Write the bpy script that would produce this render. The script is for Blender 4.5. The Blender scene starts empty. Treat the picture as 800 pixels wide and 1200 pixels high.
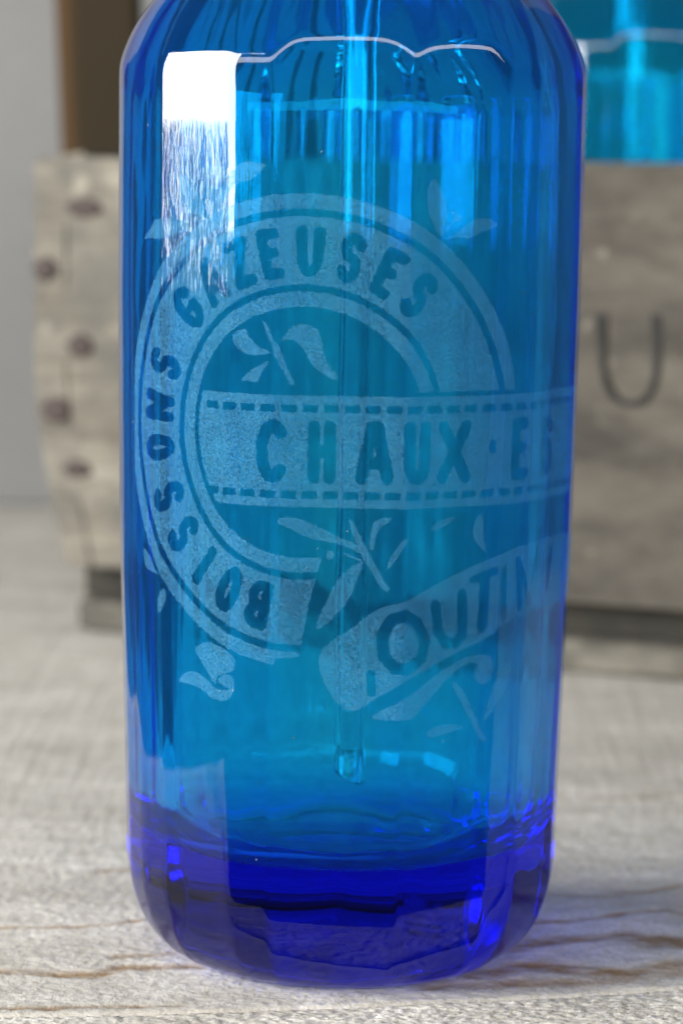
import bpy, bmesh, math
import numpy as np
from mathutils import Matrix, Vector

scene = bpy.context.scene
COL = scene.collection
R = math.radians

# ------------------------------------------------------------------ camera
CAM_D, CAM_H, PITCH, ROLL = .616, .1806, R(7.39), .016
C = np.array([-.001, -CAM_D, CAM_H])
fw = np.array([0, math.cos(PITCH), -math.sin(PITCH)])
r0 = np.array([1., 0, 0]); u0 = np.cross(r0, fw)
rt = r0 * math.cos(ROLL) + u0 * math.sin(ROLL); up = np.cross(rt, fw)
cam = bpy.data.cameras.new('camera')
camo = bpy.data.objects.new('camera', cam); COL.objects.link(camo)
camo.matrix_world = Matrix([[rt[i], up[i], -fw[i], C[i]] for i in range(3)] + [[0, 0, 0, 1]])
cam.sensor_fit = 'HORIZONTAL'; cam.sensor_width = 24.; cam.lens = 96.
cam.clip_start = .01; cam.clip_end = 50
cam.dof.use_dof = True; cam.dof.focus_distance = .572; cam.dof.aperture_fstop = 13.
scene.camera = camo

# ------------------------------------------------------------------ world and lamps (an indoor picture by a window)
w = bpy.data.worlds.new('World'); scene.world = w; w.use_nodes = True
bg = w.node_tree.nodes['Background']
bg.inputs[0].default_value = (.80, .91, 1, 1); bg.inputs[1].default_value = .085

def area(name, loc, target, sx, sy, power, color):
    l = bpy.data.lights.new(name, 'AREA'); l.shape = 'RECTANGLE'; l.size = sx; l.size_y = sy
    l.energy = power; l.color = color
    o = bpy.data.objects.new(name, l); COL.objects.link(o)
    d = (Vector(target) - Vector(loc)).normalized()
    o.location = loc; o.rotation_euler = d.to_track_quat('-Z', 'Y').to_euler()
    return o
area('window_light', (-1.28, -.37, .465), (0, -.02, .465), 1.04, .68, 60, (1, .995, .985))
area('room_window_light', (.1, -1.6, .60), (.1, 0, .3), 5.4, .38, 62, (1, .965, .89))

vs = scene.view_settings
scene.display_settings.display_device = 'sRGB'
vs.view_transform = 'Standard'; vs.look = 'None'; vs.gamma = 1; vs.use_curve_mapping = False
vs.exposure = 0.0
cy = scene.cycles
cy.use_denoising = True
cy.max_bounces = 18; cy.transmission_bounces = 18; cy.glossy_bounces = 8; cy.diffuse_bounces = 3
cy.use_adaptive_sampling = True; cy.adaptive_threshold = .02
cy.transparent_max_bounces = 16; cy.caustics_reflective = True; cy.caustics_refractive = True
cy.sample_clamp_indirect = 8; cy.blur_glossy = .3

# ------------------------------------------------------------------ helpers
def tag(o, label=None, cat=None, group=None, kind=None):
    if label: o['label'] = label
    if cat: o['category'] = cat
    if group: o['group'] = group
    if kind: o['kind'] = kind
    return o

def link(name, me, mat=None, parent=None, smooth=False):
    o = bpy.data.objects.new(name, me); COL.objects.link(o)
    if mat: me.materials.append(mat)
    if parent: o.parent = parent
    if smooth: me.polygons.foreach_set('use_smooth', np.ones(len(me.polygons), bool))
    return o

def empty(name, loc=(0, 0, 0), rz=0):
    o = bpy.data.objects.new(name, None); COL.objects.link(o)
    o.location = loc; o.rotation_euler = (0, 0, rz); o.empty_display_size = .02
    return o

def mesh_np(name, V, Q):
    me = bpy.data.meshes.new(name)
    V = np.asarray(V, np.float32); Q = np.asarray(Q, np.int32)
    me.vertices.add(len(V)); me.vertices.foreach_set('co', V.ravel())
    me.loops.add(Q.size); me.loops.foreach_set('vertex_index', Q.ravel())
    k = Q.shape[1]
    me.polygons.add(len(Q)); me.polygons.foreach_set('loop_start', np.arange(len(Q), dtype=np.int32) * k)
    me.polygons.foreach_set('loop_total', np.full(len(Q), k, np.int32))
    me.update(calc_edges=True); me.validate()
    return me

def mesh_bm(name, bm, bevel=0, seg=2):
    if bevel:
        bmesh.ops.bevel(bm, geom=list(bm.edges), offset=bevel, segments=seg, affect='EDGES', profile=.6)
    bmesh.ops.recalc_face_normals(bm, faces=bm.faces)
    me = bpy.data.meshes.new(name); bm.to_mesh(me); bm.free()
    return me

def box(x0, x1, y0, y1, z0, z1, bevel=.0012):
    bm = bmesh.new()
    v = [bm.verts.new((x, y, z)) for z in (z0, z1) for y in (y0, y1) for x in (x0, x1)]
    for f in ((0, 1, 3, 2), (4, 6, 7, 5), (0, 4, 5, 1), (2, 3, 7, 6), (0, 2, 6, 4), (1, 5, 7, 3)):
        bm.faces.new([v[i] for i in f])
    return mesh_bm('box', bm, bevel)

rng = np.random.default_rng(7)
_lat = rng.random((256, 256))
def vnoise(x, y):
    xi = np.floor(x).astype(int); yi = np.floor(y).astype(int); fx = x - xi; fy = y - yi
    fx = fx * fx * (3 - 2 * fx); fy = fy * fy * (3 - 2 * fy)
    g = lambda a, b: _lat[a & 255, b & 255]
    return ((g(xi, yi) * (1 - fx) + g(xi + 1, yi) * fx) * (1 - fy) + (g(xi, yi + 1) * (1 - fx) + g(xi + 1, yi + 1) * fx) * fy)
def fbm(x, y, o=4):
    s = 0; a = .5
    for k in range(o):
        s = s + a * vnoise(x * 2 ** k + 17.3 * k, y * 2 ** k + 9.1 * k); a *= .5
    return s / (1 - .5 ** o)

# ------------------------------------------------------------------ materials
class NT:
    def __init__(s, name):
        s.m = bpy.data.materials.new(name); s.m.use_nodes = True; s.t = s.m.node_tree
        s.out = s.t.nodes['Material Output']; s.b = s.t.nodes['Principled BSDF']
    def n(s, typ, **kw):
        nd = s.t.nodes.new(typ)
        for k, v in kw.items():
            if k in nd.inputs: nd.inputs[k].default_value = v
            else: setattr(nd, k, v)
        return nd
    def l(s, a, b): s.t.links.new(a, b)
    def noise(s, scale, detail=4, rough=.55, stretch=(1, 1, 1), vec=None, dist=0, off=(0, 0, 0)):
        mp = s.n('ShaderNodeMapping'); mp.inputs['Scale'].default_value = stretch; mp.inputs['Location'].default_value = off
        if vec is None:
            tc = s.n('ShaderNodeTexCoord'); vec = tc.outputs['Object']
        s.l(vec, mp.inputs['Vector'])
        nz = s.n('ShaderNodeTexNoise', Scale=scale, Detail=detail, Roughness=rough, Distortion=dist)
        s.l(mp.outputs[0], nz.inputs['Vector'])
        return nz.outputs['Fac']
    def ramp(s, fac, stops):
        r = s.n('ShaderNodeValToRGB'); e = r.color_ramp.elements
        while len(e) < len(stops): e.new(.5)
        for el, (p, c) in zip(e, stops):
            el.position = p; el.color = (*c, 1) if len(c) == 3 else c
        s.l(fac, r.inputs[0]); return r.outputs[0]
    def mix(s, f, a, b, mode='MIX'):
        m = s.n('ShaderNodeMix', data_type='RGBA', blend_type=mode)
        for sock, v in ((m.inputs[0], f), (m.inputs[6], a), (m.inputs[7], b)):
            if hasattr(v, 'links'): s.l(v, sock)
            else: sock.default_value = v if isinstance(v, float) else (*v, 1)
        return m.outputs[2]
    def bump(s, h, strength, dist, normal=None):
        b = s.n('ShaderNodeBump', Strength=strength, Distance=dist); s.l(h, b.inputs['Height'])
        if normal is not None: s.l(normal, b.inputs['Normal'])
        return b.outputs[0]

g3 = lambda v: (v, v, v)
def mat_blue_glass(glow_haze=0., name='blue_glass', tint=(0, .876, .9945, 1)):
    k = NT(name); t = k.t; t.nodes.remove(k.b)
    gl = k.n('ShaderNodeBsdfGlass', Roughness=0.0, IOR=1.43); gl.inputs['Color'].default_value = (1, 1, 1, 1)
    streak = k.noise(1, 2, .5, (1500, 1500, 75))
    wave = k.noise(1, 2, .5, (70, 70, 18), off=(3, 1, 4))
    n1 = k.bump(wave, .25, .0012)
    rp = k.n('ShaderNodeAttribute', attribute_name='ripple')
    ms = k.n('ShaderNodeMath', operation='MULTIPLY_ADD'); k.l(rp.outputs['Fac'], ms.inputs[0]); ms.inputs[1].default_value = .9; ms.inputs[2].default_value = .008
    b2 = k.n('ShaderNodeBump', Distance=.0008); k.l(ms.outputs[0], b2.inputs['Strength']); k.l(streak, b2.inputs['Height']); k.l(n1, b2.inputs['Normal'])
    n2 = b2.outputs[0]
    k.l(n2, gl.inputs['Normal'])
    surf = gl.outputs[0]
    if glow_haze:   # pale haze layer added inside to make the blue glass glow
        fn = k.noise(45, 4, .6, (1, 1, .5)); mr = k.n('ShaderNodeMapRange'); k.l(fn, mr.inputs[0])
        for i, v in zip(range(1, 5), (.3, .7, glow_haze * .75, glow_haze * 1.25)): mr.inputs[i].default_value = v
        d = k.n('ShaderNodeBsdfDiffuse'); tl = k.n('ShaderNodeBsdfTranslucent')
        d.inputs['Color'].default_value = tl.inputs['Color'].default_value = (.85, .87, .88, 1)
        m1 = k.n('ShaderNodeMixShader'); k.l(d.outputs[0], m1.inputs[1]); k.l(tl.outputs[0], m1.inputs[2])
        at = k.n('ShaderNodeAttribute', attribute_name='glow_haze'); mu = k.n('ShaderNodeMath', operation='MULTIPLY'); k.l(at.outputs['Fac'], mu.inputs[0]); k.l(mr.outputs[0], mu.inputs[1])
        m2 = k.n('ShaderNodeMixShader'); k.l(mu.outputs[0], m2.inputs[0]); k.l(surf, m2.inputs[1]); k.l(m1.outputs[0], m2.inputs[2])
        surf = m2.outputs[0]
    k.l(surf, k.out.inputs['Surface'])
    va = k.n('ShaderNodeVolumeAbsorption', Density=500.0); va.inputs['Color'].default_value = tint
    k.l(va.outputs[0], k.out.inputs['Volume'])
    return k.m
def mat_clear_glass():
    k = NT('clear_glass'); k.t.nodes.remove(k.b)
    gl = k.n('ShaderNodeBsdfGlass', Roughness=0.0, IOR=1.5); gl.inputs['Color'].default_value = (.97, .99, 1, 1)
    k.l(gl.outputs[0], k.out.inputs['Surface']); return k.m
def mat_etch():
    k = NT('etched_glass'); k.t.nodes.remove(k.b)
    grain = k.noise(2300, 2, .7)
    blot = k.noise(160, 3, .6)
    col = (.16, .52, .78, 1)
    d = k.n('ShaderNodeBsdfDiffuse'); d.inputs['Color'].default_value = col
    tr = k.n('ShaderNodeBsdfTranslucent'); tr.inputs['Color'].default_value = (.07, .44, .66, 1)
    bmp = k.bump(grain, .5, .0002); k.l(bmp, d.inputs['Normal'])
    mx = k.n('ShaderNodeMixShader'); mx.inputs[0].default_value = .45
    k.l(d.outputs[0], mx.inputs[1]); k.l(tr.outputs[0], mx.inputs[2])
    tp = k.n('ShaderNodeBsdfTransparent'); tp.inputs['Color'].default_value = (.96, .98, 1, 1)
    f1 = k.n('ShaderNodeMapRange'); k.l(grain, f1.inputs[0])
    for i, v in zip(range(1, 5), (.34, .66, .04, .33)): f1.inputs[i].default_value = v
    f2 = k.n('ShaderNodeMapRange'); k.l(blot, f2.inputs[0])
    for i, v in zip(range(1, 5), (.3, .7, .82, 1.15)): f2.inputs[i].default_value = v
    mu = k.n('ShaderNodeMath', operation='MULTIPLY'); k.l(f1.outputs[0], mu.inputs[0]); k.l(f2.outputs[0], mu.inputs[1])
    m2 = k.n('ShaderNodeMixShader'); k.l(mu.outputs[0], m2.inputs[0])
    k.l(tp.outputs[0], m2.inputs[1]); k.l(mx.outputs[0], m2.inputs[2])
    k.l(m2.outputs[0], k.out.inputs['Surface']); return k.m
def mat_table():
    k = NT('whitewashed_wood')
    at = k.n('ShaderNodeAttribute', attribute_name='wear')
    big = k.noise(16, 4, .6, (1, 2.2, 1)); mid = k.noise(90, 5, .65, (1, 1.6, 1)); fine = k.noise(900, 3, .7)
    grain = k.noise(70, 5, .6, (.12, 1.6, 1), dist=.6)
    c = k.ramp(big, [(.3, (.41, .388, .345)), (.55, (.58, .557, .508)), (.75, (.68, .657, .612))])
    c = k.mix(k.ramp(mid, [(.35, g3(.55)), (.62, g3(0))]), c, (.32, .295, .255))
    c = k.mix(k.ramp(fine, [(.32, g3(.5)), (.5, g3(0))]), c, (.21, .195, .17))
    c = k.mix(k.ramp(grain, [(.60, g3(0)), (.74, g3(.15))]), c, (.32, .245, .16))
    c = k.mix(at.outputs['Fac'], c, k.mix(mid, (.13, .07, .028), (.30, .20, .105)))
    k.l(c, k.b.inputs['Base Color']); k.b.inputs['Roughness'].default_value = .85
    n = k.bump(fine, .5, .0006); n = k.bump(mid, .4, .0012, n); k.l(n, k.b.inputs['Normal'])
    return k.m
def mat_wall():
    k = NT('grey_plaster')
    a = k.noise(3, 4); b = k.noise(60, 5, .7)
    c = k.mix(k.ramp(a, [(.3, g3(0)), (.7, g3(1))]), (.155, .155, .152), (.19, .19, .186))
    c = k.mix(k.ramp(b, [(.4, g3(.2)), (.6, g3(0))]), c, (.14, .14, .137))
    k.l(c, k.b.inputs['Base Color']); k.b.inputs['Roughness'].default_value = .9
    k.l(k.bump(b, .3, .002), k.b.inputs['Normal']); return k.m
def mat_crate(name, tone=1., warm=1., darker_end=False):
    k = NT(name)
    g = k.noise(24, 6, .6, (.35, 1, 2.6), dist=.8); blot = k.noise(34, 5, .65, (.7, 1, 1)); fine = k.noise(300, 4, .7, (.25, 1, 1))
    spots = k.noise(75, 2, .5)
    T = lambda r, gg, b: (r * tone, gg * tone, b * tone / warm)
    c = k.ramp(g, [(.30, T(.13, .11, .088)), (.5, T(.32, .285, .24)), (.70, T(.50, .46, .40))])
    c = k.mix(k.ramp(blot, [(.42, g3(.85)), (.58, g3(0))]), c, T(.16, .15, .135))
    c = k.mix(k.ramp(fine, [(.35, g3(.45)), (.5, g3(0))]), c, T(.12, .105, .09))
    if darker_end:   # board turns darker and browner; its pale part runs on to brighten the glass
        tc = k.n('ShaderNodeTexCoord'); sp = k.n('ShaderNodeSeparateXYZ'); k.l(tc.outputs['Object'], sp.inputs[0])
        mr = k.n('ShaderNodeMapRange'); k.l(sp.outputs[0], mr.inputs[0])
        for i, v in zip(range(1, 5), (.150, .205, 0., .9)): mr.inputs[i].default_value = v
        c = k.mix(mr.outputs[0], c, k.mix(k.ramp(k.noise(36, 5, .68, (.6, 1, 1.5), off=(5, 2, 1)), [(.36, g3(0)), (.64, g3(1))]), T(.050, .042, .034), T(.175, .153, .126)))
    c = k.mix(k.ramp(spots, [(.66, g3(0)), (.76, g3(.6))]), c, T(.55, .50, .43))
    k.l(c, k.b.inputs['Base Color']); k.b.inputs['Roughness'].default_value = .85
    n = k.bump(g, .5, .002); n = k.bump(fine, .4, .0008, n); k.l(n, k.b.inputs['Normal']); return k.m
def mat_plain(name, col, rough=.5, metal=0., var=.3, scale=120):
    k = NT(name); nz = k.noise(scale, 4, .6)
    c = k.mix(k.ramp(nz, [(.35, g3(1)), (.65, g3(0))]), col, tuple(v * (1 - var) for v in col))
    k.l(c, k.b.inputs['Base Color']); k.b.inputs['Roughness'].default_value = rough; k.b.inputs['Metallic'].default_value = metal
    k.l(k.bump(nz, .2, .0005), k.b.inputs['Normal']); return k.m
def mat_post():
    k = NT('dark_varnished_wood')
    tc = k.n('ShaderNodeTexCoord'); sp = k.n('ShaderNodeSeparateXYZ'); k.l(tc.outputs['Object'], sp.inputs[0])
    nz = k.noise(30, 4, .6, (1, 1, .15))
    ad = k.n('ShaderNodeMath', operation='MULTIPLY_ADD'); k.l(nz, ad.inputs[0]); ad.inputs[1].default_value = .008; k.l(sp.outputs[0], ad.inputs[2])
    mr = k.n('ShaderNodeMapRange'); k.l(ad.outputs[0], mr.inputs[0])
    for i, v in zip(range(1, 5), (-.010, -.004, 1, 0)): mr.inputs[i].default_value = v
    c = k.mix(mr.outputs[0], (.022, .015, .006), (.046, .022, .005))
    k.l(c, k.b.inputs['Base Color']); k.b.inputs['Roughness'].default_value = .75; k.b.inputs['Specular IOR Level'].default_value = .2
    return k.m

M_GLASS = mat_blue_glass(.12);  M_TEAL = mat_blue_glass(.035, 'teal_blue_glass', (0, .908, .984, 1)); M_CLEAR = mat_clear_glass(); M_ETCH = mat_etch(); M_TABLE = mat_table(); M_WALL = mat_wall()
M_CRATE = mat_crate('weathered_wood', .50, 1.08, True); M_RUN = mat_crate('pale_runner_wood', .33, 1.1); M_FLOOR = mat_crate('shade_brown_floor_wood', .06, 1.4)  # floor wood's brown is sunk near black to hold the recess's shade
M_NAIL = mat_plain('rusty_nail', (.045, .03, .026), .8); M_INK = mat_plain('burnt_mark', (.020, .020, .019), .9, 0, .5, 220)
M_TIN = mat_plain('tin', (.55, .54, .52), .35, 1.); M_POST = mat_post()

# ------------------------------------------------------------------ setting: wall and table
me = box(-.60, .62, .80, .84, -.05, 1.2, 0); tag(link('wall', me, M_WALL), 'plain grey plaster wall behind the table', 'wall', kind='structure')

def spaced(a, b, lo, hi, fine, coarse):
    s = list(np.arange(lo, hi, fine)); x = hi; st = fine
    while x < b: s.append(x); st = min(st * 1.12, coarse); x += st
    s.append(b); x = lo; st = fine; l = []
    while x > a: st = min(st * 1.12, coarse); x -= st; l.append(max(x, a))
    return np.array(sorted(set(l + s)))
STREAKS = [  # worn grain lines in the paint: half width mm, strength, points in mm on the table
    (1.0, .55, [(-95, 7), (-79.7, 8.2), (-61.9, 10.7), (-50.2, 15.7), (-44.2, 17.5)]),
    (1.9, .60, [(-95, -23), (-75.5, -25), (-63.9, -26.9), (-52.5, -26.9), (-47.3, -20.2), (-33.1, -18.1)]),
    (1.2, .45, [(-62.6, 62.1), (-54.4, 63.5), (-40, 64)]), (1.3, .45, [(-49.9, -12.4), (-38.5, -8.3)]),
    (1.4, .60, [(40, 19), (56, 22.6), (64.3, 26.8), (72.9, 31.1), (78.6, 33.7), (83.6, 30.2), (110, 38)]),
    (2.6, .75, [(36, -3), (51.5, 7.1), (60.1, 9.7), (68.2, 12.3), (75.7, 8.5), (80.5, 5.2), (105, 3)]),
    (4.2, .70, [(68.2, 11), (75, 6.5), (82, 4.5), (110, 2)]),
    (3.0, .80, [(30, -22), (41.6, -14.5), (49.7, -15.5), (58.7, -19), (66.3, -18.6), (73.1, -14.3), (78.5, -11.3), (105, -8)]),
    (3.4, .45, [(20, -31), (42, -27), (55.7, -26.5), (67.4, -22.7), (77.6, -17.6), (100, -12)]),
    (1.3, .40, [(68.9, 50.4), (77.6, 51.7), (86.8, 57.2)]), (1.0, .4, [(51.6, 47), (59.9, 45.1), (70, 47)]),
    (2.0, .35, [(55, 153), (83.8, 153), (99.2, 158.4), (120, 160)]), (.8, .5, [(-95, -52), (-60, -51), (-35, -47)]),
]
def seg_dist(px, py, pts):
    d = np.full(px.shape, 1e9)
    for (ax, ay), (bx, by) in zip(pts, pts[1:]):
        vx, vy = bx - ax, by - ay; L = vx * vx + vy * vy + 1e-9
        t = np.clip(((px - ax) * vx + (py - ay) * vy) / L, 0, 1)
        d = np.minimum(d, np.hypot(px - ax - t * vx, py - ay - t * vy))
    return d
SEAM = np.array([(-900, -100), (-71.3, -57.4), (-26.5, -52.3), (30.3, -41.8), (56.9, -35.3), (76.7, -30.4), (900, 60)]) / 1000
seam_y = lambda x: np.interp(x, SEAM[:, 0], SEAM[:, 1])
def plank(name, front, parent):
    xs = spaced(-.215, .46, -.115, .135, .0007, .05)
    t = np.linspace(0, 1, 90) if front else None
    if front:
        X, T = np.meshgrid(xs, np.linspace(0, 1, 150)); e = -.0715 + .35 * (np.clip(seam_y(X), -.058, -.03) + .045); Y = e + (seam_y(X) - .0006 - e) * T
        coarse = .00034
    else:
        ys = spaced(-.06, .797, -.06, .09, .0007, .03); X, Y0 = np.meshgrid(xs, ys)
        s = seam_y(X) + .0006; Y = s + (Y0 + .06) / (.857) * (.797 - s); coarse = .00016
    mm = 1000
    wear = np.zeros_like(X)
    jx = (fbm(X * 60, Y * 60, 3) - .5) * 5; jy = (fbm(X * 55 + 50, Y * 130 + 30, 4) - .5) * 5
    mod = fbm(X * 180 + 9, Y * 420, 4)
    for hw, st, pts in STREAKS:
        d = seg_dist(X * mm + jx, Y * mm + jy, pts)
        wear = np.maximum(wear, min(1., st * 1.6) * np.clip(1.35 - d / (hw * 1.3), 0, 1) * np.clip(.45 + 1.6 * (mod - .25), 0, 1.2))
    near = np.exp(-(np.abs(Y - seam_y(X)) / .0012) ** 2)
    rough = fbm(X * 900, Y * 900, 3) - .5; und = fbm(X * 40, Y * 90 + 3, 3) - .5
    Z = -.00055 + rough * coarse * 3.2 + und * .0006 - wear * .0004 - near * .0012
    foot = np.hypot(X, Y) < .037
    Z = np.minimum(Z, 0)
    if front: Z += .0003
    Z[np.abs(X) > .2] = np.minimum(Z[np.abs(X) > .2], -.0003)
    ny, nx = X.shape; I = np.arange(ny * nx).reshape(ny, nx)
    Q = np.stack([I[:-1, :-1], I[:-1, 1:], I[1:, 1:], I[1:, :-1]], -1).reshape(-1, 4)
    V = np.stack([X, Y, Z], -1).reshape(-1, 3)
    # skirt: plank thickness along the border
    ring = np.concatenate([I[0, :], I[1:, -1], I[-1, -2::-1], I[-2:0:-1, 0]]); m = len(ring)
    low = V[ring].copy(); low[:, 2] = -.025; V2 = np.vstack([V, low]); k = np.arange(m); k2 = (k + 1) % m; b = len(V)
    Q = np.vstack([Q, np.stack([ring[k], b + k, b + k2, ring[k2]], -1)])
    me = mesh_np(name, V2, Q)
    a = me.attributes.new('wear', 'FLOAT', 'POINT')
    a.data.foreach_set('value', np.concatenate([np.clip(wear + near * .15, 0, 1).ravel(), np.zeros(m)]).astype(np.float32))
    return link(name, me, M_TABLE, parent, True)
table = tag(empty('table'), 'rough whitewashed plank table top under the bottle and crate', 'table', kind='structure')
plank('plank', False, table); plank('plank', True, table)

# ------------------------------------------------------------------ the siphon bottle
VERT = [-180, -158, -134, -110, -88, -75, -63, -51, -29, -18.5, 14, 40, 50, 75, 86, 110, 135, 158]
TOPS = [.201, .199, .203, .200, .200, .199, .1995, .2000, .2011, .2053, .2046, .2000, .199, .200, .202, .200, .203, .201]
RB = .052
PLANES = []
for a, b, tz in zip(VERT, VERT[1:] + [VERT[0] + 360], TOPS):
    PLANES.append((R((a + b) / 2), math.cos(R((b - a) / 2)), tz))
def taper(z): return np.interp(z, [0, .04, .10, .15, .19, .3], [.0488 / .052, .0497 / .052, .0514 / .052, 1, 1, 1])
SH_Z, SH_R, RS = .191, .037, .0526
def shoulder(z):
    th = np.arcsin(np.clip((z - SH_Z) / SH_R, 0, .95))
    return np.where(z < SH_Z, RS * taper(z), RS - SH_R * (1 - np.cos(th))) / RB
def outer_r(ph, z):
    """outer glass radius: flat ground panels that break over, each at its own height, into a faceted shoulder"""
    tp = taper(z); sh = shoulder(z)
    p = 320
    s = (sh + .02) ** (-p)
    for a, d, tz in PLANES:
        zz = z + .00025 * np.sin(9 * ph + 40 * a)
        sl = shoulder(zz) + (d - float(shoulder(np.array(tz)))) * np.clip(1 - (zz - tz) / .024, 0, 1.5)
        k = .0036
        dd = -k * np.log(np.exp(-(d * tp - .9) / k) + np.exp(-(sl - .9) / k)) + .9
        s = s + np.maximum(0, np.cos(ph - a) / dd) ** p
    return RB * s ** (-1. / p)

def bez(P, n):
    t = np.linspace(0, 1, n)[:, None]; P = np.array(P)
    return (1 - t) ** 3 * P[0] + 3 * (1 - t) ** 2 * t * P[1] + 3 * (1 - t) * t * t * P[2] + t ** 3 * P[3]

def glass_mesh():
    ph = list(np.radians(np.arange(-180, 180, .5)))
    for v in VERT: ph += list(np.radians(v + np.arange(-1.4, 1.41, .14)))
    ph = np.array(sorted(set(np.round((np.array(ph) + np.pi) % (2 * np.pi) - np.pi, 5)))); n = len(ph)
    rows = []
    HZ, RBASE = .024, .0345
    for f in np.linspace(.06, 1, 12)[:-1]: rows.append((RBASE * f * np.ones(n), .0045 * (1 - f ** 2) + .0))   # hollow underside
    rH = outer_r(ph, np.full(n, HZ))
    for a in np.linspace(0, np.pi / 2, 26)[:-1]:
        z = HZ * (1 - math.cos(a)); q = math.sin(a)
        rows.append((RBASE * (1 + (rH / rH.mean() - 1) * q * .6) * (1 - q) + rH * q, z))
    zz = np.concatenate([np.arange(HZ, .1905, .0028), np.arange(.192, .1985, .0004), np.arange(.1985, .2075, .00012), np.arange(.2075, .2237, .0007)])
    for z in zz: rows.append((outer_r(ph, np.full(n, z)), z))
    r1 = rows[-1][0].mean(); z1 = zz[-1]; th = math.asin((z1 - SH_Z) / SH_R)
    B = bez([(r1, z1), (r1 - .013 * math.sin(th), z1 + .013 * math.cos(th)), (.0135, .240), (.0135, .252)], 26)
    for r, z in B[1:]: rows.append((np.full(n, r), z))
    rows += [(np.full(n, .0135), .262), (np.full(n, .0125), .2632), (np.full(n, .0095), .2632)]
    # inside, downwards
    var = sum(a * np.sin(k * ph + p) for k, a, p in ((2, .00025, 1), (3, .0002, 2.2), (5, .00016, .4), (8, .00010, 3), (13, .00004, 1.2), (19, .00001, 2)))
    first_in = len(rows)
    rows += [(np.full(n, .0085), .262), (np.full(n, .0085), .252)]
    B = bez([(.0085, .250), (.0085, .238), (r1 - .006 - .012, z1 + .002), (r1 - .0052, z1 - .004)], 22)
    for r, z in B[1:]: rows.append((np.full(n, r) + var * .3, z))
    ri = .0447; r2, z2 = B[-1]
    B = bez([(r2, z2), (r2 + .006, z2 - .0042), (ri, .203), (ri, .190)], 20)
    for i, (r, z) in enumerate(B[1:]): rows.append((np.full(n, r) + var * (.3 + .7 * i / 18), z))
    ZB, CR = .0265, .013
    for z in np.arange(.187, ZB + CR, -.004): rows.append((ri * taper(z) + var * (1 + .3 * math.sin((z - .190) * 40)), z))
    rb = ri * float(taper(ZB + CR))
    for a in np.linspace(0, np.pi / 2, 22): rows.append((rb - CR * (1 - math.cos(a)) + var * math.cos(a), ZB + CR * (1 - math.sin(a))))
    for f in np.linspace(1, .05, 12)[1:]: rows.append(((rb - CR) * f * np.ones(n), ZB + .0035 * (1 - f * f)))
    m = len(rows)
    V = np.zeros((m, n, 3))
    for i, (r, z) in enumerate(rows):
        V[i, :, 0] = r * np.sin(ph); V[i, :, 1] = -r * np.cos(ph); V[i, :, 2] = z
    V = V.reshape(-1, 3); I = np.arange(m * n).reshape(m, n); J = np.roll(I, -1, 1)
    Q = np.stack([I[:-1], J[:-1], J[1:], I[1:]], -1).reshape(-1, 4)
    V = np.vstack([V, [[0, 0, rows[0][1]], [0, 0, rows[-1][1]]]]); c0 = len(V) - 2; c1 = c0 + 1
    me = bpy.data.meshes.new('glass_body')
    T0 = np.stack([np.full(n, c0), J[0], I[0]], -1); T1 = np.stack([np.full(n, c1), I[-1], J[-1]], -1)
    F = [tuple(q) for q in Q.tolist()] + [tuple(q) for q in T0.tolist()] + [tuple(q) for q in T1.tolist()]
    me.from_pydata(V.tolist(), [], F); me.update()
    fa = np.zeros(len(V), np.float32); fa[first_in * n:c0] = 1; fa[c1] = 1
    # fine drawn ripples on the lower part of one ground panel
    P3 = np.array(V); pa = np.degrees(np.arctan2(P3[:, 0], -P3[:, 1])); rr = np.hypot(P3[:, 0], P3[:, 1])
    rip = ((rr > .0475) & (pa > -50.5) & (pa < -29.5)) * np.clip((.189 - P3[:, 2]) / .004, 0, 1) * np.clip((P3[:, 2] - .148) / .008, 0, 1)
    ra = me.attributes.new('ripple', 'FLOAT', 'POINT'); ra.data.foreach_set('value', rip.astype(np.float32))
    at = me.attributes.new('glow_haze', 'FLOAT', 'POINT'); at.data.foreach_set('value', fa)
    return me

def lathe(prof, n=40, close=True):
    bm = bmesh.new(); rings = []
    for r, z in prof: rings.append([bm.verts.new((r * math.sin(2 * math.pi * k / n), -r * math.cos(2 * math.pi * k / n), z)) for k in range(n)])
    for a, b in zip(rings, rings[1:]):
        for k in range(n): bm.faces.new((a[k], a[(k + 1) % n], b[(k + 1) % n], b[k]))
    if close: bm.faces.new(rings[0][::-1]); bm.faces.new(rings[-1])
    return bm

def tube_mesh():
    bm = bmesh.new(); n = 48; ro, rin, zt, zb = .0056, .0036, .262, .0400
    def ring(r, z, slant): return [bm.verts.new((r * math.cos(2 * math.pi * k / n), r * math.sin(2 * math.pi * k / n), z - slant * math.cos(2 * math.pi * k / n))) for k in range(n)]
    L = [ring((ro + rin) / 2, zb - .0006, .0014), ring(ro * .94 + rin * .06, zb - .0003, .0014), ring(ro, zb, .0014)] + [ring(ro, z, 0) for z in np.linspace(zb + .008, zt, 8)] + [ring(rin, z, 0) for z in np.linspace(zt, zb + .008, 8)] + [ring(rin, zb, .0014), ring(rin * .94 + ro * .06, zb - .0003, .0014)]
    for a, b in zip(L, L[1:] + L[:1]):
        for k in range(n): bm.faces.new((a[k], a[(k + 1) % n], b[(k + 1) % n], b[k]))
    return mesh_bm('dip_tube', bm)

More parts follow.
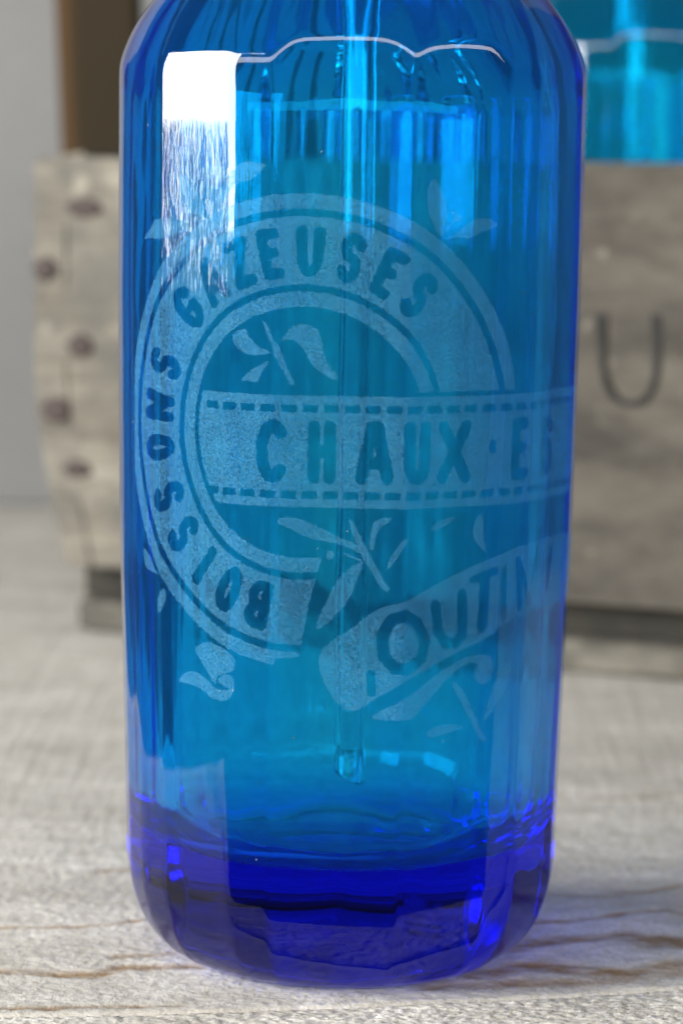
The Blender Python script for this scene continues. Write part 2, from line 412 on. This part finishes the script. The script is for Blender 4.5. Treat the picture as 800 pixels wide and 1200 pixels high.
def make_bottle():
    root = empty('siphon_bottle')
    link('glass_body', glass_mesh(), M_GLASS, root, True)
    t = link('dip_tube', tube_mesh(), M_CLEAR, root, True); t.location = (.0036, 0, 0); t.rotation_euler = (0, R(-.25), 0)
    head = lathe([(.0139, .2540), (.0165, .2545), (.0172, .2560), (.0172, .2640), (.0160, .2660), (.0125, .2680), (.0120, .2760), (.0145, .2785), (.0145, .3050), (.0120, .3085), (.0060, .3100)], 40, False)
    h = link('metal_head', mesh_bm('metal_head', head), M_TIN, root, True)
    bm = bmesh.new(); pts = [(.0, .292), (.020, .293), (.034, .291), (.043, .282), (.046, .268)]; n = 16; rg = []
    for i, (y, z) in enumerate(pts):
        a = pts[max(0, i - 1)]; b = pts[min(len(pts) - 1, i + 1)]; dy, dz = b[0] - a[0], b[1] - a[1]; L = math.hypot(dy, dz); ny, nz = -dz / L, dy / L
        rg.append([bm.verts.new((.0048 * math.cos(q), y + .0048 * math.sin(q) * ny, z + .0048 * math.sin(q) * nz)) for q in (2 * math.pi * k / n for k in range(n))])
    for a, b in zip(rg, rg[1:]):
        for k in range(n): bm.faces.new((a[k], a[(k + 1) % n], b[(k + 1) % n], b[k]))
    link('spout', mesh_bm('spout', bm), M_TIN, h, True)
    link('lever', box(-.005, .005, -.050, .012, .3105, .3140, .001), M_TIN, h)
    return root
bottle = make_bottle()
tag(bottle, 'large sharp blue glass siphon bottle with frosted lettering emblem, standing before the wooden crate', 'bottle')

# ------------------------------------------------------------------ the sandblasted emblem, laid out in mm on the unrolled bottle (u = 52 mm x angle, v = height)
POLY = dict(
    leaf_a=[(-53.8, 162.63), (-50.22, 165.24), (-48.37, 167.11), (-43.96, 167.59), (-40.83, 167.08), (-37.06, 166.07), (-37.67, 165.38), (-40.8, 164.62), (-42.35, 163.45), (-45.84, 162.8), (-51.13, 162.85)],
    leaf_b=[(-40.95, 177.37), (-39.56, 176.05), (-37.17, 175.2), (-35.27, 173.01), (-34.0, 171.04), (-33.35, 168.61), (-34.26, 167.48), (-37.09, 168.52), (-39.49, 170.7), (-40.71, 173.13), (-40.93, 175.58)],
    bud_c=[(-33.11, 174.16), (-30.96, 174.2), (-30.64, 172.88), (-31.84, 171.09), (-32.77, 171.95)],
    leaf_d=[(-17.91, 178.68), (-19.38, 179.23), (-21.83, 179.63), (-24.29, 179.02), (-25.78, 177.81), (-27.39, 175.81), (-28.54, 173.59), (-31.2, 169.33), (-30.28, 168.91), (-28.49, 170.5), (-26.79, 173.4), (-24.73, 174.98), (-21.78, 175.69), (-19.6, 177.26)],
    leaf_e=[(17.62, 176.79), (18.8, 175.67), (19.85, 173.54), (20.58, 170.98), (20.71, 168.41), (20.19, 166.41), (19.9, 164.69), (18.89, 164.97), (18.03, 166.4), (17.0, 168.11), (16.29, 170.38), (15.9, 173.23), (16.34, 175.5)],
    leaf_f=[(19.91, 164.12), (22.08, 164.69), (23.75, 165.84), (25.41, 167.14), (27.42, 168.15), (29.79, 168.59), (31.82, 168.17), (33.53, 167.02), (32.21, 166.44), (29.86, 166.0), (27.85, 164.99), (26.16, 164.55), (23.78, 164.69), (21.75, 164.35)],
    leaf_g=[(-25.87, 143.27), (-24.37, 144.47), (-22.47, 145.11), (-21.83, 143.81), (-20.76, 142.35), (-19.28, 141.27), (-17.21, 140.6), (-16.5, 140.06), (-18.43, 139.72), (-20.74, 139.4), (-23.07, 139.98), (-24.78, 141.23)],
    leaf_h=[(-23.67, 133.69), (-22.19, 135.46), (-20.51, 136.87), (-18.42, 137.72), (-16.72, 138.73), (-17.59, 137.38), (-18.82, 136.0), (-19.43, 133.7), (-21.34, 134.18)],
    stem_i=[(-18.5, 147.15), (-17.66, 146.43), (-16.85, 144.76), (-16.07, 142.9), (-14.95, 141.79), (-14.0, 139.55), (-13.22, 136.92), (-12.26, 135.23), (-11.48, 133.55), (-12.43, 133.34), (-13.2, 134.65), (-14.35, 136.9), (-15.29, 138.77), (-16.05, 139.88), (-16.63, 142.13), (-17.85, 144.73)],
    leaf_j=[(-14.58, 142.36), (-14.04, 143.69), (-12.37, 145.61), (-10.48, 146.39), (-8.17, 146.13), (-6.6, 144.96), (-5.78, 142.34), (-5.35, 139.71), (-4.14, 137.46), (-2.14, 135.42), (-2.52, 134.66), (-4.5, 135.19), (-6.88, 136.85), (-8.46, 138.52), (-9.65, 140.76), (-10.81, 142.25), (-12.34, 143.16), (-13.85, 142.94)],
    leaf_k=[(-15.87, 104.78), (-13.1, 105.85), (-10.25, 105.46), (-6.17, 103.85), (-2.03, 101.96), (2.12, 100.35), (4.19, 98.7), (3.33, 98.11), (0.36, 99.75), (-4.95, 100.77), (-9.05, 101.53), (-11.94, 103.17)],
    stem_l=[(0.26, 105.68), (1.45, 105.14), (2.96, 102.35), (4.16, 100.11), (5.67, 97.31), (8.05, 93.38), (9.81, 90.86), (8.98, 89.99), (7.52, 91.38), (5.73, 94.47), (3.94, 96.7), (2.41, 100.07), (1.19, 102.87)],
    twig_m=[(5.29, 101.83), (5.52, 104.66), (7.21, 105.82), (9.74, 106.15), (9.48, 105.3), (7.25, 103.85), (6.42, 102.42), (5.93, 98.45), (4.75, 99.56)],
    leaf_n=[(4.22, 96.99), (2.77, 96.4), (0.45, 94.93), (-1.88, 92.6), (-3.9, 88.57), (-5.06, 86.26), (-6.79, 81.65), (-4.12, 82.86), (-1.77, 85.19), (0.57, 88.1), (2.28, 91.55), (3.11, 94.41)],
    leaf_o=[(8.59, 94.53), (9.64, 97.68), (11.25, 100.26), (12.9, 101.97), (13.52, 101.38), (11.84, 98.86), (10.24, 96.27)],
    leaf_p=[(30.74, 106.73), (32.02, 104.28), (31.71, 101.54), (32.85, 97.35), (31.02, 98.83), (28.91, 101.68), (29.62, 104.38)],
    leaf_q=[(18.28, 103.14), (20.53, 105.02), (25.49, 106.05), (23.2, 104.44), (19.6, 102.9)],
    leaf_r=[(-54.25, 95.45), (-52.3, 94.94), (-50.77, 93.82), (-49.66, 92.28), (-47.99, 90.62), (-46.74, 90.41), (-48.57, 90.36), (-51.28, 90.75), (-53.43, 91.22), (-53.75, 93.06)],
    leaf_s=[(-45.33, 87.78), (-44.82, 86.53), (-45.12, 84.8), (-46.31, 82.97), (-47.72, 81.83), (-48.23, 83.45), (-47.79, 85.39), (-46.85, 86.84)],
    flap=[(-36.46, 75.2), (-34.74, 76.93), (-31.36, 77.47), (-28.07, 76.85), (-25.1, 75.38), (-24.43, 72.73), (-25.81, 71.7), (-28.12, 71.0), (-30.19, 69.64), (-29.79, 67.88), (-31.45, 69.47), (-33.11, 71.68), (-35.2, 73.84)],
    curl=[(-42.16, 67.46), (-39.11, 70.0), (-36.1, 70.57), (-33.13, 69.56), (-30.62, 67.76), (-28.14, 67.19), (-26.94, 67.95), (-26.56, 67.39), (-26.19, 68.22), (-28.54, 68.65), (-29.61, 69.6), (-27.31, 71.1), (-25.12, 70.86), (-24.79, 68.49), (-25.49, 66.31), (-27.35, 65.06), (-30.65, 65.03), (-33.17, 66.21), (-35.72, 67.39), (-39.15, 67.55)],
    ringcut=[(-5.08, 99.81), (-5.77, 95.07), (-7.23, 90.67), (-8.85, 83.32), (-10.1, 75.96), (-15.27, 75.47), (-15.98, 70.29), (-15.96, 62.9)],
    ribbon=[(-6.3, 75.12), (-4.42, 78.47), (1.27, 82.08), (6.82, 86.59), (13.36, 88.32), (20.75, 91.74), (28.8, 94.8), (35.1, 96.86), (42.93, 98.62), (64.66, 99.04), (77.23, 98.24), (77.26, 82.6), (66.81, 83.78), (44.04, 83.2), (37.63, 81.83), (33.83, 78.97), (26.13, 76.5), (19.71, 73.78), (12.88, 70.75), (6.32, 66.75), (1.6, 63.69), (-3.31, 67.82)],
    underline=[(6.15, 62.75), (7.16, 64.04), (11.43, 66.18), (16.88, 69.2), (21.5, 72.18), (25.03, 73.98), (28.59, 75.27), (31.57, 75.68), (34.55, 75.38), (35.71, 73.75), (35.66, 71.19), (34.25, 69.24), (32.48, 68.95), (31.03, 70.5), (31.11, 72.54), (31.95, 73.76), (29.84, 74.16), (27.47, 73.3), (24.54, 71.46), (21.06, 68.13), (18.18, 65.54), (15.35, 62.44), (11.02, 62.61)],
    flick=[(25.03, 69.64), (26.09, 70.33), (28.32, 67.87), (31.6, 62.23), (33.58, 58.46), (34.88, 56.28), (33.56, 56.39), (31.11, 59.69), (28.47, 64.52)],
    swash=[(39.5, 73.86), (41.22, 71.59), (39.2, 66.66), (35.78, 62.93), (33.5, 60.02), (34.48, 64.58), (36.09, 69.09)],
    foot=[(18.4, 59.39), (21.35, 60.7), (25.58, 61.04), (29.28, 59.93), (26.86, 59.5), (23.24, 58.76), (20.24, 58.22)],
)
def smooth(p, it=2):
    p = np.array(p, float)
    for _ in range(it):
        q = np.roll(p, -1, 0); p = np.stack([.75 * p + .25 * q, .25 * p + .75 * q], 1).reshape(-1, 2)
    return p
def inside(U, Vv, poly):
    res = np.zeros(U.shape, bool); p = np.asarray(poly); q = np.roll(p, -1, 0)
    for (x0, y0), (x1, y1) in zip(p, q):
        if y0 == y1: continue
        c = (y0 > Vv) != (y1 > Vv); res ^= c & (U < (x1 - x0) * (Vv - y0) / (y1 - y0) + x0)
    return res
def arc(cx, cy, rx, ry, a0, a1, n=14):
    return [(cx + rx * math.cos(R(a)), cy + ry * math.sin(R(a))) for a in np.linspace(a0, a1, n)]
# stroke alphabet in a unit box
FONT = {
    'B': [[(.12, 0), (.12, 1)], [(.12, 1), (.5, 1)] + arc(.5, .76, .36, .24, 90, -90) + [(.12, .52)], [(.5, .52)] + arc(.5, .26, .42, .26, 90, -90) + [(.12, 0)]],
    'O': [arc(.5, .5, .40, .5, 0, 360, 30)], 'I': [[(.5, 0), (.5, 1)]],
    'S': [arc(.5, .75, .36, .25, 25, 270, 14) + arc(.5, .25, .38, .25, 90, -155, 14)],
    'N': [[(.1, 0), (.1, 1), (.9, 0), (.9, 1)]],
    'G': [arc(.5, .5, .42, .5, 45, 320, 20) + [(.88, .2), (.88, .46), (.58, .46)]],
    'A': [[(.05, 0), (.42, 1), (.58, 1), (.95, 0)], [(.2, .3), (.8, .3)]],
    'Z': [[(.1, 1), (.9, 1), (.1, 0), (.95, 0)]],
    'E': [[(.85, 1), (.15, 1), (.15, 0), (.9, 0)], [(.15, .52), (.7, .52)]],
    'U': [[(.12, 1), (.12, .32)] + arc(.5, .32, .38, .32, 180, 360, 12) + [(.88, 1)]],
    'C': [arc(.52, .5, .42, .5, 48, 312, 22)], 'H': [[(.1, 0), (.1, 1)], [(.9, 0), (.9, 1)], [(.1, .52), (.9, .52)]],
    'X': [[(.08, 0), (.9, 1)], [(.1, 1), (.92, 0)]],
}
def glyph(x, y, ch, x0, y0, wd, h, sw):
    m = np.zeros(x.shape, bool)
    for st in FONT[ch]:
        pts = [(x0 + sw / 2 + px * (wd - sw), y0 + sw / 2 + py * (h - sw)) for px, py in st]
        m |= seg_dist(x, y, pts) < sw / 2
    return m
ST = .15
U, VV = np.meshgrid(np.arange(-58, 78, ST), np.arange(54, 182, ST))
JU = U + (fbm(U * 2.4, VV * 2.4, 3) - .5) * .55; JV = VV + (fbm(U * 2.4 + 40, VV * 2.4 + 20, 3) - .5) * .55   # grainy sandblasted edges
CU, CV = -9.6, 123.5
rho = np.hypot(JU - CU, (JV - CV)); th = np.degrees(np.arctan2(JV - CV, JU - CU))
ban_top, ban_bot = 131.4, 107.9
sag = .0
rdist = rho + 0.
under = inside(JU, JV, POLY['ringcut'] + [(90, 58), (90, 108.5), (-5, 108.5)])
bandzone = (JV < 132.4) & (JV > 107.2) & (JU > CU)
ring_main = ((rho < 49.7) & (rho > 46.6)) | ((rho < 45.0) & (rho > 31.0)) | ((rho < 29.5) & (rho > 26.4))
ring_main &= ~under & ~bandzone
for ch, ang, wd in (('B', -104.5, 6.0), ('O', -116.2, 6.0), ('I', -128.6, 2.4), ('S', -142.0, 5.6), ('S', -155.6, 5.8), ('O', -172.0, 6.2), ('N', 174.6, 6.6), ('S', 160.2, 5.8),
                    ('G', 138.3, 6.6), ('A', 124.7, 7.0), ('Z', 112.2, 6.2), ('E', 101.3, 5.4), ('U', 88.6, 6.4), ('S', 75.2, 6.0), ('E', 62.3, 5.6), ('S', 50.2, 5.8)):
    da = (ang - th + 180) % 360 - 180
    lx = np.radians(da) * 37.2
    sel = np.abs(da) < 9
    gm = np.zeros(U.shape, bool); gm[sel] = glyph(lx[sel], rho[sel], ch, -wd * .53, 32.5, wd * 1.06, 10.6, 2.35)
    ring_main &= ~gm
banner = (JV < ban_top) & (JV > ban_bot) & ((rho < 25.2) | (JU > 2)) & (JU < 70)
for k in range(24):
    u0_ = -32.4 + 4.5 * k
    for v0 in (128.65, 110.5):
        banner &= ~((np.abs(JU - u0_ - 1.7) < 1.65) & (np.abs(JV - v0) < .82) & (np.hypot(np.maximum(0, np.abs(JU - u0_ - 1.7) - 1.25), np.maximum(0, np.abs(JV - v0) - .42)) < .45))
for ch, x0, x1 in (('C', -20.4, -12), ('H', -9.1, -2.1), ('A', 1.4, 10.3), ('U', 11.4, 18.7), ('X', 19.2, 28.8), ('E', 38, 44.6), ('S', 49.6, 57.2)):
    banner &= ~glyph(JU, JV, ch, x0, 112.9, x1 - x0, 13.4, 2.7)
banner &= ~(np.hypot((JU - 33.5) / .9, (JV - 120.4) / 1.6) < 1)
ribbon = inside(JU, JV, smooth(POLY['ribbon'], 1))
for pts, sw in (([(8.72, 76.38), (8.24, 80.95), (10.17, 84.29), (12.86, 85.24), (15.97, 83.59), (18.01, 79.43), (17.28, 75.79), (14.21, 73.61), (11.15, 73.86), (8.72, 76.38)], 2.6),
                ([(20.33, 86.9), (21.37, 81.05), (23.2, 78.72), (25.82, 78.56), (27.49, 80.3), (26.98, 89.0)], 2.5), ([(29.57, 92), (35.2, 93.6)], 1.8), ([(32.55, 92.57), (32.59, 87.03), (32.37, 81.6)], 2.6),
                ([(37.6, 93.4), (37.9, 82.8)], 1.9), ([(43.28, 85.2), (42.07, 95.3), (46.8, 86.2), (50, 96.2)], 1.9), ([(57, 86), (58, 96)], 2.0), ([(6.2, 68.6), (6.0, 72.5)], 2.0)):
    ribbon &= ~(seg_dist(JU, JV, pts) < sw / 2)
clear = lambda m: m & ~ring_main & ~banner & ~ribbon
emblem = [('etched_ring', ring_main), ('etched_banner', banner & ~ring_main), ('etched_ribbon', ribbon)]
busy = ring_main | banner | ribbon
for key, name in (('leaf_a', 'etched_leaf'), ('leaf_b', 'etched_leaf'), ('bud_c', 'etched_bud'), ('leaf_d', 'etched_leaf'), ('leaf_e', 'etched_leaf'), ('leaf_f', 'etched_leaf'), ('leaf_g', 'etched_leaf'),
                  ('leaf_h', 'etched_leaf'), ('stem_i', 'etched_stem'), ('leaf_j', 'etched_leaf'), ('leaf_k', 'etched_leaf'), ('stem_l', 'etched_stem'), ('twig_m', 'etched_twig'), ('leaf_n', 'etched_leaf'), ('leaf_o', 'etched_leaf'),
                  ('leaf_p', 'etched_leaf'), ('leaf_q', 'etched_leaf'), ('leaf_r', 'etched_leaf'), ('leaf_s', 'etched_leaf'), ('flap', 'etched_scroll'), ('curl', 'etched_scroll'), ('underline', 'etched_flourish'),
                  ('flick', 'etched_flourish'), ('swash', 'etched_flourish'), ('foot', 'etched_flourish')):
    m = inside(JU, JV, smooth(POLY[key], 2)) & ~busy
    busy = busy | m; emblem.append((name, m))
for (bu, bv, br), tw in (((23.3, 168.6, .85), [(22.6, 168.2), (20.5, 165.8)]), ((-3.5, 97.9, .95), [(-.3, 98.2), (3.2, 96.8)])):
    m = ((np.hypot(JU - bu, JV - bv) < br) | (seg_dist(JU, JV, tw) < .22)) & ~busy
    busy = busy | m; emblem.append(('etched_bud', m))
for name, m in emblem:
    cells = m[:-1, :-1]
    iy, ix = np.nonzero(cells)
    if not len(iy): continue
    nx = U.shape[1]
    q = np.stack([iy * nx + ix, iy * nx + ix + 1, (iy + 1) * nx + ix + 1, (iy + 1) * nx + ix], -1)
    ids, inv = np.unique(q, return_inverse=True); q = inv.reshape(-1, 4)
    u = U.ravel()[ids]; v = VV.ravel()[ids]; ph = u / 52.; z = v / 1000.
    r = outer_r(ph, z) + .00012
    me = mesh_np(name, np.stack([r * np.sin(ph), -r * np.cos(ph), z], -1), q)
    link(name, me, M_ETCH, bottle, True)

# dust, chips and seeds on the glass
bm = bmesh.new(); r3 = np.random.default_rng(11)
for k in range(70):
    ph = math.radians(r3.uniform(-75, 75)); z = r3.uniform(.02, .205); sz = .00006 + .00013 * r3.random() ** 3
    r = float(outer_r(np.array(ph), np.array(z))) if z > .026 else 0
    if not r: continue
    c = Vector((r * math.sin(ph), -r * math.cos(ph), z)); M = Matrix.Translation(c) @ Matrix.Rotation(ph, 4, 'Z') @ Matrix.Diagonal((sz, sz * .6, sz * r3.uniform(.8, 2.6), 1))
    bmesh.ops.create_icosphere(bm, subdivisions=1, radius=1, matrix=M)
tag(link('dust_specks', mesh_bm('dust_specks', bm), mat_plain('dust', (.22, .25, .28), .9), bottle, True), kind='stuff')

# ------------------------------------------------------------------ the crate
YAW = R(-21.1)
crate = empty('wooden_crate', (-.1185, .4105, 0), YAW)
tag(crate, 'weathered grey wooden crate with nailed finger joints and a dark letter U', 'crate')
CL, CDP, Z0, Z1, TH = .40, .25, .0262, .1815, .014
NF = 6; FH = (Z1 - Z0) / NF
def worn(x, y, z):
    k = max(0., 1 - x / .06) if x < .06 else 0.
    t = max(0., (.100 - z) / .074)
    x2 = x + k * .0150 * t ** 1.6
    zt = max(0., 1 - x / .012)
    return (x2, y + .0010 * math.sin(23 * x + 9 * z), z - (.0025 * zt * zt if z > Z1 - .004 else 0))
def finger_board(long_axis, far, phase):
    """a side board with finger joints at both ends; long_axis 'x' (front, back) or 'y' (ends)"""
    L = CL if long_axis == 'x' else CDP
    left, right = [], []
    for i in range(NF):
        zt, zb = Z1 - i * FH, Z1 - (i + 1) * FH
        o = .0003 if i % 2 == phase else TH + .0003
        left += [(o, zt - .00015), (o, zb + .00015)]; right += [(L - o, zt - .00015), (L - o, zb + .00015)]
    pts = left + right[::-1]
    bm = bmesh.new()
    f = [bm.verts.new((a, 0, z)) for a, z in pts]; face = bm.faces.new(f)
    r = bmesh.ops.extrude_face_region(bm, geom=[face])
    for v in [e for e in r['geom'] if isinstance(e, bmesh.types.BMVert)]: v.co.y = TH
    bmesh.ops.recalc_face_normals(bm, faces=bm.faces)
    bmesh.ops.bevel(bm, geom=[e for e in bm.edges], offset=.0007, segments=2, affect='EDGES', clamp_overlap=True)
    for v in bm.verts:
        a, b, z = v.co
        if long_axis == 'x': p = (a, b if not far else CDP - TH + b, z)
        else: p = (b if not far else CL - TH + b, a, z)
        v.co = worn(*p)
    return mesh_bm('board', bm)
link('front_board', finger_board('x', False, 0), M_CRATE, crate)
link('back_board', finger_board('x', True, 0), M_CRATE, crate)
link('end_board', finger_board('y', False, 1), M_CRATE, crate)
link('end_board', finger_board('y', True, 1), M_CRATE, crate)
for k in range(3):
    wd = (CDP - .04) / 3
    link('floor_board', box(.020, CL - .012, .026 + k * wd + .001, .026 + (k + 1) * wd - .001, .0126, .0205), M_FLOOR, crate)
for y0 in (.0075, CDP - .045):
    link('runner', box(.0155, CL - .01, y0, y0 + .036, .0002, .0122, .0022), M_RUN, crate)
for y0 in (.016, CDP - .029):
    link('floor_batten', box(.0145, CL - .014, y0, y0 + .013, .0125, .0258), M_FLOOR, crate)
def nail(x, z, rx, rz):
    bm = bmesh.new(); n = 14; c = []
    for yy, s in ((-.0012, .75), (-.0007, 1.), (.002, 1.)):
        c.append([bm.verts.new((x + s * rx * math.cos(2 * math.pi * k / n) * (1 + .15 * math.sin(3 * k)), yy, z + s * rz * math.sin(2 * math.pi * k / n))) for k in range(n)])
    for a, b in zip(c, c[1:]):
        for k in range(n): bm.faces.new((a[k], a[(k + 1) % n], b[(k + 1) % n], b[k]))
    bm.faces.new(c[0][::-1])
    for v in bm.verts: v.co.y += .0010 * math.sin(23 * x + 9 * z)
    return mesh_bm('nail', bm)
for x, z, rx, rz in ((.0215, .1608, .0062, .0030), (.0200, .1095, .0045, .0036), (.0190, .0629, .0050, .0028), (.0052, .1376, .0042, .0038), (.0100, .0849, .0050, .0040)):
    link('nail', nail(x, z, rx * 1.15, rz * 1.2), M_NAIL, crate, True)
# the letter U burnt into the front board
UP = [(.2209, .1285), (.2211, .1272), (.2216, .1189), (.2222, .1101), (.2236, .1042), (.2262, .1001), (.2299, .0979), (.2336, .0975), (.2375, .0995), (.2401, .1032), (.2414, .1094), (.2414, .1182), (.2408, .1290)]
bm = bmesh.new(); prev = None
P = np.array(UP)
for i in range(len(P)):
    t = P[min(i + 1, len(P) - 1)] - P[max(i - 1, 0)]; t /= np.linalg.norm(t); nrm = np.array([-t[1], t[0]])
    hw = .00135 + .0004 * math.sin(i * 1.7) + (.0004 if i < 3 or i > 9 else -.0002)
    row = []
    for s, dy in ((-1, .0004), (-.8, -.0007), (.8, -.0007), (1, .0004)):
        x, z = P[i] + nrm * hw * s; row.append(bm.verts.new((x, dy + .0010 * math.sin(23 * x + 9 * z), z)))
    if prev:
        for k in range(3): bm.faces.new((prev[k], prev[k + 1], row[k + 1], row[k]))
    else: bm.faces.new(row)
    prev = row
bm.faces.new(prev[::-1])
link('letter_mark', mesh_bm('letter_mark', bm), M_INK, crate)

# ------------------------------------------------------------------ bottles standing in the crate
def copy_tree(o, parent=None, skip=('etched', 'dust')):
    c = o.copy(); COL.objects.link(c); c.parent = parent
    for ch in list(o.children):
        if not ch.name.startswith(skip): copy_tree(ch, c)
    return c
def crate_pt(x, y, z):
    c, s = math.cos(YAW), math.sin(YAW); return (-.1185 + c * x - s * y, .4105 + s * x + c * y, z)
for x, rz, lab in ((.206, 9, 'blue glass siphon bottle in the crate behind the dark letter U'),
                   (.097, -20, 'blue glass siphon bottle in the crate, seen only through the large front bottle')):
    b = copy_tree(bottle); b.location = crate_pt(x, .071, .0207); b.rotation_euler = (0, 0, R(rz))
    for ch in b.children:
        if ch.name.startswith('glass_body'): ch.material_slots[0].link = 'OBJECT'; ch.material_slots[0].material = M_TEAL
    tag(b, lab, 'bottle', 'siphon bottles in the crate')

# ------------------------------------------------------------------ dark upright post behind the crate
bm = bmesh.new()
sec = [(-.0195, .004), (-.0165, -.010), (-.0125, -.0125), (.0175, -.0125), (.0195, -.010), (.0195, .0125), (-.0165, .0125)]
lo = [bm.verts.new((x, y, 0)) for x, y in sec]; hi = [bm.verts.new((x * .96, y, .42)) for x, y in sec]
for k in range(len(sec)): bm.faces.new((lo[k], lo[(k + 1) % len(sec)], hi[(k + 1) % len(sec)], hi[k]))
bm.faces.new(lo[::-1]); bm.faces.new(hi)
post = link('wooden_post', mesh_bm('wooden_post', bm, .0008), M_POST)
post.location = (-.1000, .60, .0002); post.rotation_euler = (0, R(-2.7), 0)
tag(post, 'dark brown wooden post with amber edge rising behind the crate corner', 'post')
